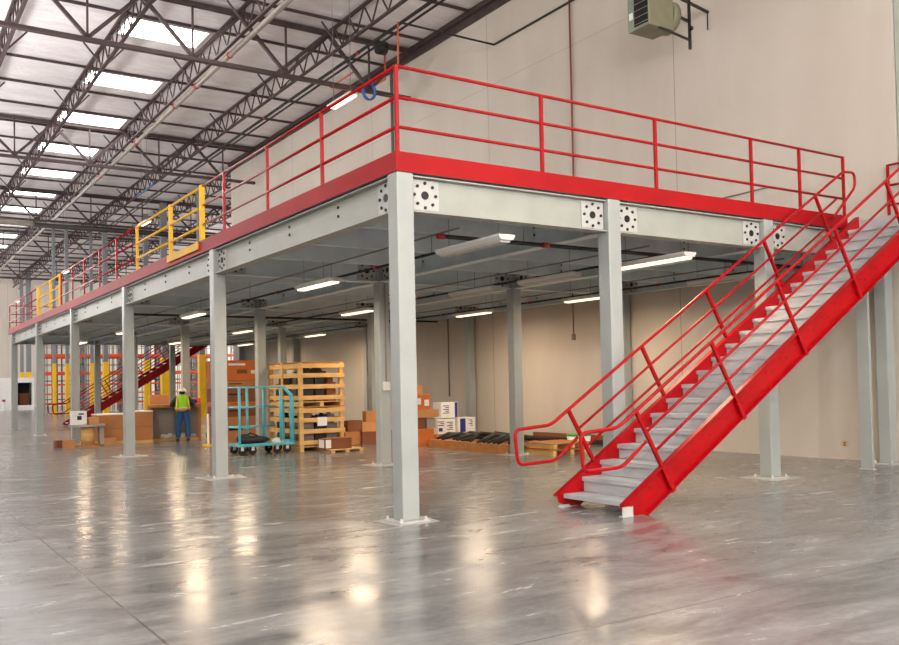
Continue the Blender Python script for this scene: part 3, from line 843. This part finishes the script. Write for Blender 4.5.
# carton stack beside the corner column
gC = 'cartons stacked by the flat timber skid'
carton('cardboard_carton', 'big brown carton on the floor at the bottom of stack by timber skid', (6.72, 10.9, 0), (.56, .5, .46), M['card3'], .1, gC)
carton('cardboard_carton', 'brown carton on the bottom carton in stack by timber skid', (6.6, 10.95, .463), (.36, .4, .28), M['cardd'], .05, gC)
carton('cardboard_carton', 'small grey carton beside the middle brown one in stack by timber skid', (7.0, 10.95, .463), (.26, .36, .26), M['greypanel'], 0, gC)
carton('cardboard_carton', 'long tan carton bridging the stack by timber skid', (6.86, 10.9, .746), (.66, .42, .2), M['card2'], 0, gC)
carton('cardboard_carton', 'brown carton with two white labels high in stack by timber skid', (6.68, 10.92, .949), (.5, .46, .4), M['card3'], 0, gC,
       [('y', -.1, .22, .14, .16, M['paper']), ('y', .14, .18, .14, .16, M['paper'])])
carton('cardboard_carton', 'smallest orange-brown carton on top of stack by timber skid', (6.6, 10.92, 1.352), (.3, .3, .24), M['card2'], .1, gC)

# white printer cartons
gW = 'white cartons by the wall behind the timber skid'
def wcart(lb, loc, d, rz, marks): carton('white_carton', lb, loc, d, M['white'], rz, gW, marks, False)
wy = 12.3
K = M['ink']; B = M['blue']
def lines(u, v, w, rows, m):
    return [('y', u + (.02 if q % 2 else -.015), v - q * .05, w * (1 if q % 2 == 0 else .62), .022, m) for q in range(rows)]
wcart('white carton with black print at the wall, bottom next to brown stack', (8.36, 12.4, .2), (.6, .46, .42), 0, lines(-.17, .34, .2, 3, K) + [('y', -.2, .12, .12, .1, B)] + lines(.12, .32, .2, 5, K))
wcart('white carton with wide blue panel at the wall, bottom by the grey column', (8.98, 12.3, .2), (.58, .46, .44), 0, [('y', -.14, .22, .18, .38, B)] + lines(.14, .36, .12, 4, K))
wcart('white carton with dark print and blue edge on top of two white cartons', (8.46, 12.38, .644), (.56, .44, .44), 0, lines(-.1, .34, .2, 5, K) + [('y', .22, .22, .09, .42, B)])
pb = thing('wooden_pallet', 'low wooden pallet under the white cartons at the wall', 'pallet', (8.65, 12.4, 0))
MB().box(-.75, -.4, .12, .75, .4, .2).build('deck_board', M['wood2'], pb)
for x in (-.65, 0, .65): MB().box(x - .06, -.4, 0, x + .06, .4, .12).build('skid', M['wood2'], pb)

# long flat timber skid with black belting
sk = thing('timber_skid', 'long low timber skid heaped with black belting behind the corner column', 'pallet', (6.75, 9.6, 0))
A = Vector((0, 0, 0))
s = MB()
for k in range(5): s.box(.0 + k * .34, -2.5, .16, .3 + k * .34, .9, .2)
s.build('deck_board', M['wood2'], sk)
for x in (0, .8, 1.55): MB().box(x, -2.5, 0, x + .12, .9, .16).build('skid', M['wood2'], sk)
random.seed(5)
bb = MB()
for k in range(16):
    y = -2.3 + k * .2; h = random.uniform(.03, .16); x = random.uniform(.0, .25)
    bb.tube([(x, y, .22), (x + .4, y + random.uniform(-.2, .2), .24 + h), (x + .9, y + random.uniform(-.2, .2), .22 + h * .7), (x + 1.4, y + random.uniform(-.1, .1), .225)], [.03, .05, .05, .03], 7)
bt = bb.build('rubber_belting', M['black'], smooth=True, loc=(6.75, 9.6, 0))
tag(bt, 'heap of black rubber belting strips lying on the long timber skid', 'belting', None, 'stuff')
tag(MB().box(7.35, 10.0, .23, 7.43, 10.06, .36).build('turquoise_tag', M['teal']), 'small turquoise piece on the belting near white cartons', 'tag')
# strip of small pallets beside the stair foot
for n, (x, y, z, lb) in enumerate([(7.62, 6.45, 0, 'brown timber pallet on the floor behind the stair foot'), (7.66, 6.47, .14, 'second brown timber pallet stacked behind the stair foot')]):
    p = thing('wooden_pallet', lb, 'pallet', (x, y, z), 0, 'timber pallets behind the stair foot')
    for k in range(4): MB().box(-.55, -.5 + k * .27, .1, .55, -.3 + k * .27, .12).build('deck_board', M['wood2'], p)
    for xx in (-.5, 0, .4): MB().box(xx, -.5, 0, xx + .1, .5, .1).build('skid', M['wood'], p)
bk = thing('white_tub', 'white tub with green lid on floor behind the stair handrail', 'tub', (8.55, 6.75, 0))
MB().tube([(0, 0, 0), (0, 0, .34)], [.24, .28], 20).build('tub_body', M['white'], bk, smooth=True)
MB().cyl((0, 0, .341), (0, 0, .38), .29, 20).build('lid', M['green'], bk, smooth=True)
lp = thing('dark_beam_bundle', 'long dark bundle lying at the foot of the beige wall', 'bundle', (10.02, 9.2, 0))
MB().box(-.06, -2.2, .0, .06, 1.2, .13).build('lower_beam', M['black'], lp); MB().box(-.05, -2.1, .131, .05, 1.1, .24).build('upper_beam', M['cardd'], lp)

# big cartons, reel, bench crate at the far bays
def gaylord(lb, loc, d, m_):
    t = thing('bulk_carton', lb, 'box', loc, 0, 'bulk cartons beside the worker')
    x, y, z = d[0] / 2, d[1] / 2, d[2]
    MB().box(-x, -y, .1, x, y, z).build('carton_body', m_, t, bevel=.01)
    MB().box(-x - .004, -y - .004, z * .52, x + .004, -y, z * .55).build('tape_strip', M['tape'], t)
    MB().box(-x, -y, 0, x, y, .1).build('pallet_base', M['wood'], t)
    f = MB().box(-x - .01, -y - .01, z, x + .01, y + .01, z + .03)
    f.build('film_cover', M['film'], t)
    return t
gaylord('large brown bulk carton under white film, between reel and second column', (.98, 19.6, 0), (.94, .9, .88), M['card'])
gaylord('large brown bulk carton under white film, next to the bench crate', (1.74, 19.25, 0), (.56, .9, .95), M['card'])
rl = thing('cable_reel', 'wooden reel table holding a white box near the long-side column', 'reel', (.16, 18.8, 0))
MB().cyl((0, 0, 0), (0, 0, .05), .44, 24).build('lower_flange', M['wood2'], rl); MB().cyl((0, 0, .05), (0, 0, .58), .19, 20).build('drum_core', M['wood'], rl, smooth=True)
MB().cyl((0, 0, .58), (0, 0, .64), .48, 24).build('upper_flange', M['greypanel'], rl)
MB().box(.3, -.15, .05, .42, -.05, .58).build('side_post', M['greypanel'], rl)
carton('white_box', 'white box with dark round mark standing on the wooden reel', (-.1, 18.75, .642), (.4, .32, .4), M['white'], 0, None, [('y', 0, .2, .12, .12, M['ink']), ('y', .05, .31, .14, .04, M['ink'])], False)
carton('cardboard_carton', 'small open brown carton on the reel beside the white box', (.28, 18.85, .642), (.3, .3, .2), M['card2'], .3)
gS = 'small cartons on the floor round the reel'
carton('cardboard_carton', 'tiny brown carton on floor outside the reel, nearer the aisle', (-.62, 18.85, 0), (.2, .26, .22), M['cardd'], .1, gS)
carton('cardboard_carton', 'tiny brown carton on floor touching the reel base', (-.44, 18.3, 0), (.32, .26, .24), M['card'], -.2, gS)
carton('cardboard_carton', 'tan small carton on floor before the large bulk cartons', (.72, 18.85, 0), (.4, .3, .22), M['card2'], .1, gS)

bc = thing('bench_crate', 'open-fronted brown bench crate the worker leans on', 'crate', (2.92, 19.75, 0), math.radians(-14))
MB().box(-.8, -.34, .08, -.74, .34, 1.1).build('side_panel', M['wood'], bc); MB().box(.74, -.34, .08, .8, .34, 1.1).build('side_panel', M['wood'], bc)
MB().box(-.74, .3, .08, .74, .34, 1.08).build('back_panel', M['greypanel'], bc); MB().box(-.8, -.36, 1.1, .8, .34, 1.14).build('top_board', M['card2'], bc)
MB().box(-.8, -.38, 0, .8, .34, .08).build('pallet_base', M['wood'], bc)
MB().box(-.8, -.40, .0, -.7, -.36, 1.14).box(.7, -.40, .0, .8, -.36, 1.14).box(-.7, -.40, 1.04, .7, -.365, 1.14).build('front_frame', M['wood2'], bc)
random.seed(3)
pf = MB()
for k in range(14):
    pf.ball((random.uniform(-.65, .65), random.uniform(-.25, .1), .13), (random.uniform(.06, .13), .09, random.uniform(.05, .1)), 8, 5)
tag(pf.build('packing_film', M['film'], smooth=True, loc=(2.92, 19.75, .0)), 'crumpled white packing film inside the bench crate', 'packing film', None, 'stuff').rotation_euler = (0, 0, math.radians(-14))
carton('cardboard_carton', 'open tan carton standing behind the bench crate top', (2.66, 20.5, 0), (.6, .5, 1.45), M['card2'], -.2)
carton('orange_bin', 'orange bin standing past the bench crate, by the worker', (3.82, 20.5, 0), (.3, .3, 1.3), M['orange'], 0, None, (), False)
tag(MB().box(3.38, 19.55, 1.145, 3.6, 19.78, 1.28).build('blue_case', M['blue'], bevel=.01), 'small blue case on bench crate beside the worker', 'case')
tag(MB().ball((3.72, 18.6, .16), (.16, .16, .16), 10, 6).build('green_bag', M['green'], smooth=True), 'small green bag on floor beside the bench crate', 'bag')
wp = thing('caution_post', 'thin white post on yellow foot standing on floor past bench crate', 'post', (2.78, 15.9, 0))
MB().cyl((0, 0, .05), (0, 0, .9), .03, 10).build('tube', M['paper'], wp); MB().cyl((0, 0, 0), (0, 0, .05), .16, 14).build('foot', M['yellow'], wp)

# ------------------------------------------------------------------ worker
wk = thing('person', 'worker in lime vest, blue jeans and white hard hat bending over crate', 'person', (2.96, 18.93, 0), math.radians(-14))
def skin(name, V, Ed, R, m, sub=2):
    me = bpy.data.meshes.new(name); me.from_pydata(V, Ed, []); me.materials.append(m)
    o = bpy.data.objects.new(name, me); COL.objects.link(o); o.parent = wk
    sm = o.modifiers.new('skin', 'SKIN'); sm.use_smooth_shade = True
    if not me.skin_vertices: bpy.context.view_layer.objects.active = o
    layer = me.skin_vertices[0] if len(me.skin_vertices) else None
    if layer is None:
        raise RuntimeError('no skin layer')
    for i, r in enumerate(R):
        layer.data[i].radius = (r, r) if not isinstance(r, tuple) else r
        layer.data[i].use_root = (i == 0)
    s = o.modifiers.new('sub', 'SUBSURF'); s.levels = s.render_levels = sub
    return o
V = [(0, 0, .93), (0, .07, 1.10), (0, .22, 1.27), (0, .31, 1.37), (0, .37, 1.43), (0, .42, 1.50), (0, .44, 1.56)]
R = [.085, .095, .125, .06, .055, .085, .075]
Ed = [(0, 1), (1, 2), (2, 3), (3, 4), (4, 5), (5, 6)]
def chain(start, pts, rs):
    p = start
    for q, r in zip(pts, rs):
        V.append(q); R.append(r); Ed.append((p, len(V) - 1)); p = len(V) - 1
    return p
for s in (-1, 1):
    chain(0, [(s * .1, 0, .84), (s * .135, .02, .48), (s * .15, -.03, .12), (s * .155, .08, .05)], [.09, .062, .045, .038])
    h = chain(2, [(s * .2, .24, 1.31), (s * .34, .27, 1.08), (s * .25, .47, 1.19)], [.062, .045, .032])
    pm = chain(h, [(s * .22, .53, 1.2)], [.032])
    for k, (dx, ln) in enumerate(((-.03, .07), (-.01, .08), (.01, .075), (.03, .06))):
        chain(pm, [(s * .22 + dx * 1.1, .56, 1.2), (s * .22 + dx * 1.3, .56 + ln * .55, 1.19), (s * .22 + dx * 1.3, .56 + ln, 1.17)], [.011, .010, .008])
    chain(h, [(s * .22 - s * .045, .51, 1.19), (s * .22 - s * .06, .545, 1.18)], [.012, .010])
chain(5, [(0, .515, 1.47)], [.018])
skin('body', V, Ed, R, M['skin'], 1)
# clothing
def cloth(name, V, Ed, R, m): return skin(name, V, Ed, R, m, 1)
V2 = [(0, .02, 1.06), (.1, 0, .84), (.135, .02, .48), (.15, -.03, .09), (-.1, 0, .84), (-.135, .02, .48), (-.15, -.03, .09)]
cloth('jeans', V2, [(0, 1), (1, 2), (2, 3), (0, 4), (4, 5), (5, 6)], [.16, .128, .098, .088, .128, .098, .088], M['denim'])
V3 = [(0, .2, 1.26), (0, .28, 1.36), (.2, .24, 1.31), (.34, .27, 1.08), (.26, .44, 1.18), (-.2, .24, 1.31), (-.34, .27, 1.08), (-.26, .44, 1.18)]
cloth('shirt', V3, [(0, 1), (0, 2), (2, 3), (3, 4), (0, 5), (5, 6), (6, 7)], [.15, .09, .095, .072, .052, .095, .072, .052], M['shirt'])
V4 = [(0, .12, 1.14), (0, .0, .89), (0, .23, 1.30), (.15, .25, 1.33), (-.15, .25, 1.33)]
vs_ = cloth('vest', V4, [(0, 1), (0, 2), (2, 3), (2, 4)], [.225, .21, .205, .11, .11], M['vest'])
# reflective bands on the back of the vest
def band(pts, w, m, name):
    return MB().tube(pts, w, 8).build(name, m, wk, smooth=True)
def hoop(z, yc, rx, ry): return [(rx * math.cos(a * PI / 10), yc + ry * math.sin(a * PI / 10), z) for a in range(20)]
MB().tube(hoop(1.02, .06, .215, .205), .026, 6, closed=True).build('waist_band', M['silver'], wk, smooth=True)
MB().tube(hoop(.965, .04, .21, .2), .02, 6, closed=True).build('waist_band', M['vorange'], wk, smooth=True)
for s in (-1, 1):
    band([(s * .14, -.125, .98), (s * .15, -.06, 1.12), (s * .145, .05, 1.30), (s * .13, .16, 1.42)], .02, M['vorange'], 'shoulder_stripe')
    MB().ball((s * .155, .04, .045), (.06, .15, .06), 10, 6).build('boot', M['boot'], wk, smooth=True)
    MB().ball((s * .032, .50, 1.51), .011, 8, 6).build('eye', M['paper'], wk, smooth=True)
    MB().ball((s * .088, .41, 1.49), (.012, .026, .034), 8, 6).build('ear', M['skin'], wk, smooth=True)
MB().ball((0, .375, 1.50), (.088, .085, .075), 12, 8).build('hair', M['hair'], wk, smooth=True)
ht = MB().ball((0, .40, 1.54), (.13, .145, .115), 18, 8, lo=0).build('hard_hat', M['hat'], wk, smooth=True)
MB().cyl((0, .42, 1.535), (0, .42, 1.547), .155, 18).build('brim', M['hat'], ht)

# ------------------------------------------------------------------ far racks, sleeved building columns, container
def make_rack(w=2.75, d=1.1, h=6.2):
    t = thing('pallet_rack', '', 'rack')
    for x in (0, w):
        f = MB().box(x - .045, 0, 0, x + .045, .08, h).box(x - .045, d - .08, 0, x + .045, d, h)
        z = .3; k = 0
        while z < h - .6:
            f.bar((x, .04 if k % 2 else d - .04, z), (x, d - .04 if k % 2 else .04, z + .55), .04); z += .55; k += 1
        f.build('upright_frame', M['rackgr'], t)
    for z in (.62, 1.35, 2.05, 2.85, 4.15, 5.4):
        hh = .2 if z > 2.5 else .11
        for y in (0, d - .05):
            MB().box(.045, y, z, w - .045, y + .05, z + hh).build('beam', M['rackor'], t)
        wd = MB()
        for q in range(9): wd.bar((.2 + q * (w - .4) / 8, .05, z + hh - .02), (.2 + q * (w - .4) / 8, d - .05, z + hh - .02), .03)
        wd.build('wire_deck', M['wire'], t)
    g = MB()
    for q in range(1, 8): g.bar((q * w / 8, d + .02, .1), (q * w / 8, d + .02, h), .05)
    for z in (1, 2.4, 3.6, 5): g.bar((0, d + .02, z), (w, d + .02, z), .04)
    g.build('rear_mesh', M['wire'], t)
    return t
rk = make_rack(); f_ = True
for r_, y in enumerate((62.0, 65.6)):
    for k in range(5):
        o = rk if f_ else copy_tree(rk); f_ = False
        o.location = ((5.55 if r_ == 0 else 6.1) + k * 2.87, y, 0)
        tag(o, f'orange-beamed pallet rack far beyond the mezzanine, {"front" if r_ == 0 else "rear"} row, {ORD[k]} bay from the aisle', 'rack', 'pallet racks beyond the mezzanine')

def make_bcol():
    t = thing('building_column', '', 'column')
    MB().box(-.18, -.18, 0, .18, .18, ZC - .2).build('shaft', M['bcol'], t)
    MB().box(-.215, -.215, 0, .215, .215, 3.5).build('column_sleeve', M['sleeve'], t)
    return t
bc0 = make_bcol(); f_ = True
ycols = [(202, 10.3, 40.5, 'yellow-sleeved building column just past the head of the distant stair'),
         (165, 9.77, 46, 'yellow-sleeved building column beside the worker, crossed by distant stair'),
         (147, 9.73, 50, 'yellow-sleeved building column seen below the distant stair slope'),
         (106, 8.08, 54, 'yellow-sleeved building column above the white-topped bulk cartons'),
         (92, 7.6, 56, 'slim yellow-sleeved building column before the orange racks, above the reel'),
         (67.5, 6.22, 57, 'yellow-sleeved building column by the lower loop of the distant stair'),
         (54.5, 5.41, 57, 'second yellow-sleeved building column by the loop of distant stair'),
         (22, 7.01, 84.5, 'slimmer grey building column with yellow sleeve behind the white container'),
         (29, 7.6, 84.5, 'thicker grey building column with yellow sleeve behind the white container')]
for (px, x, y, lb) in ycols:
    o = bc0 if f_ else copy_tree(bc0); f_ = False
    q = {202: .85, 165: 1, 147: .78, 106: .8, 92: .52, 67.5: .6, 54.5: .52, 22: .8, 29: 1.1}[px]
    o.location = (x, y, 0); o.scale = (q, q, 1); tag(o, lb, 'column', 'building columns with yellow sleeves')

cn = thing('storage_container', 'white open container at the far end past the column row', 'container', (4.2, 79.2, 0))
w = MB().box(0, 0, 0, 1.75, .1, 2.9).box(2.9, 0, 0, 3.1, .1, 2.9).box(1.75, 0, 2.45, 2.9, .1, 2.9).box(1.75, 0, 0, 2.9, .1, .45).box(0, .1, 2.8, 3.1, 2.4, 2.9).box(0, .1, 0, .1, 2.4, 2.8).box(3, .1, 0, 3.1, 2.4, 2.8).box(.1, 2.3, 0, 3, 2.4, 2.8)
w.build('shell', M['white'], cn)
MB().box(.1, .12, 0, 3, 2.3, .4).build('container_floor', M['black'], cn)
MB().box(.1, 2.2, .4, 3, 2.29, 2.8).build('dark_interior', M['black'], cn)  # darkness of the open interior put in as a black sheet
carton('cardboard_carton', 'brown carton inside the white container opening', (6.6, 80.4, .41), (.8, .8, 1.1), M['cardd'])
bp_ = thing('bollard', 'small white bollard with red cap before the white container', 'bollard', (4.75, 78.2, 0))
MB().cyl((0, 0, 0), (0, 0, .8), .12, 12).build('post_tube', M['white'], bp_); MB().cyl((0, 0, .8), (0, 0, 1.0), .13, 12).build('cap', M['couple'], bp_)

# ------------------------------------------------------------------ unseen fill lamps added for the hall, and light of the strip fixtures
def area(name, loc, size, power, color=(1, .97, .93), rot=(0, 0, 0), sy=None):
    l = bpy.data.lights.new(name, 'AREA'); l.energy = power; l.color = color; l.shape = 'RECTANGLE'; l.size = size; l.size_y = sy or size
    o = bpy.data.objects.new(name, l); COL.objects.link(o); o.location = loc; o.rotation_euler = rot; return o
def bulb(name, loc, power, color=(1, .975, .95), r=.35):
    l = bpy.data.lights.new(name, 'POINT'); l.energy = power; l.color = color; l.shadow_soft_size = r
    o = bpy.data.objects.new(name, l); COL.objects.link(o); o.location = loc; return o
FILL = 1700
for x in (-13, -4, 5): bulb('low_fill_lamp', (x, -16.5, 6.2), FILL * 1.55)  # added unseen lamps, set low to throw light under the deck
for x in (-12, -3, 5): bulb('high_fill_lamp', (x, -12, 10), FILL * .45)  # added unseen lamps behind the camera, brightening the front
for y in (-6, 6, 18, 30, 42): bulb('low_fill_lamp', (-16, y, 5.6), FILL * .32)  # added unseen side lamps, low enough to reach under the deck
for y in (56, 70, 84): bulb('high_fill_lamp', (-11, y, 9.5), FILL)  # added unseen lamps that brighten the far hall
for y in (20, 34, 48, 62, 76, 90): bulb('high_fill_lamp', (-3.6, y, 8.5), FILL * .4)  # added lamps just outside the view, lifting the roof
for y in (42, 54, 66, 78, 90): bulb('high_fill_lamp', (27, y, 8.5), FILL * 1.4)  # added lamps hidden by the wall, brightening the rack area

for y in (14, 22, 30, 40, 52, 66, 80): area('ceiling_fill_lamp', (-4.6, y, 7.2), 1.4, 300, (1, .97, .96), (0, PI + .6, 0))  # added lamps aimed upward to brighten the roof, no fixtures there
for x, y, l in spots:
    if l: area('strip_lamp', (x, y, 3.41), .3, 95, (1, .76, .52), sy=1.5)

w = bpy.data.worlds.new('World'); S.world = w; w.use_nodes = True
w.node_tree.nodes['Background'].inputs[0].default_value = (.9, .95, 1, 1); w.node_tree.nodes['Background'].inputs[1].default_value = .6

# ------------------------------------------------------------------ camera
f, cx, cy = 897.17995, 469.24487, 356.88707
pos = Vector((-5.21185, -9.2007, 1.62648)); yaw, pitch, roll = .97831, .02862, -.021
fw = Vector((math.cos(yaw) * math.cos(pitch), math.sin(yaw) * math.cos(pitch), math.sin(pitch)))
rt = Vector((math.sin(yaw), -math.cos(yaw), 0)); up = rt.cross(fw)
r2 = rt * math.cos(roll) + up * math.sin(roll); u2 = -rt * math.sin(roll) + up * math.cos(roll)
cam = bpy.data.cameras.new('Camera'); co = bpy.data.objects.new('Camera', cam); COL.objects.link(co)
R = Matrix((r2, u2, -fw)).transposed(); co.matrix_world = Matrix.Translation(pos) @ R.to_4x4()
cam.sensor_fit = 'HORIZONTAL'; cam.sensor_width = 36; cam.lens = f / 899 * 36
cam.shift_x = (449.5 - cx) / 899; cam.shift_y = (cy - 322.5) / 899
cam.clip_end = 300; S.camera = co

v = S.view_settings; v.view_transform = 'Standard'; v.look = 'None'; v.gamma = 1; v.use_curve_mapping = False; v.exposure = -0.08
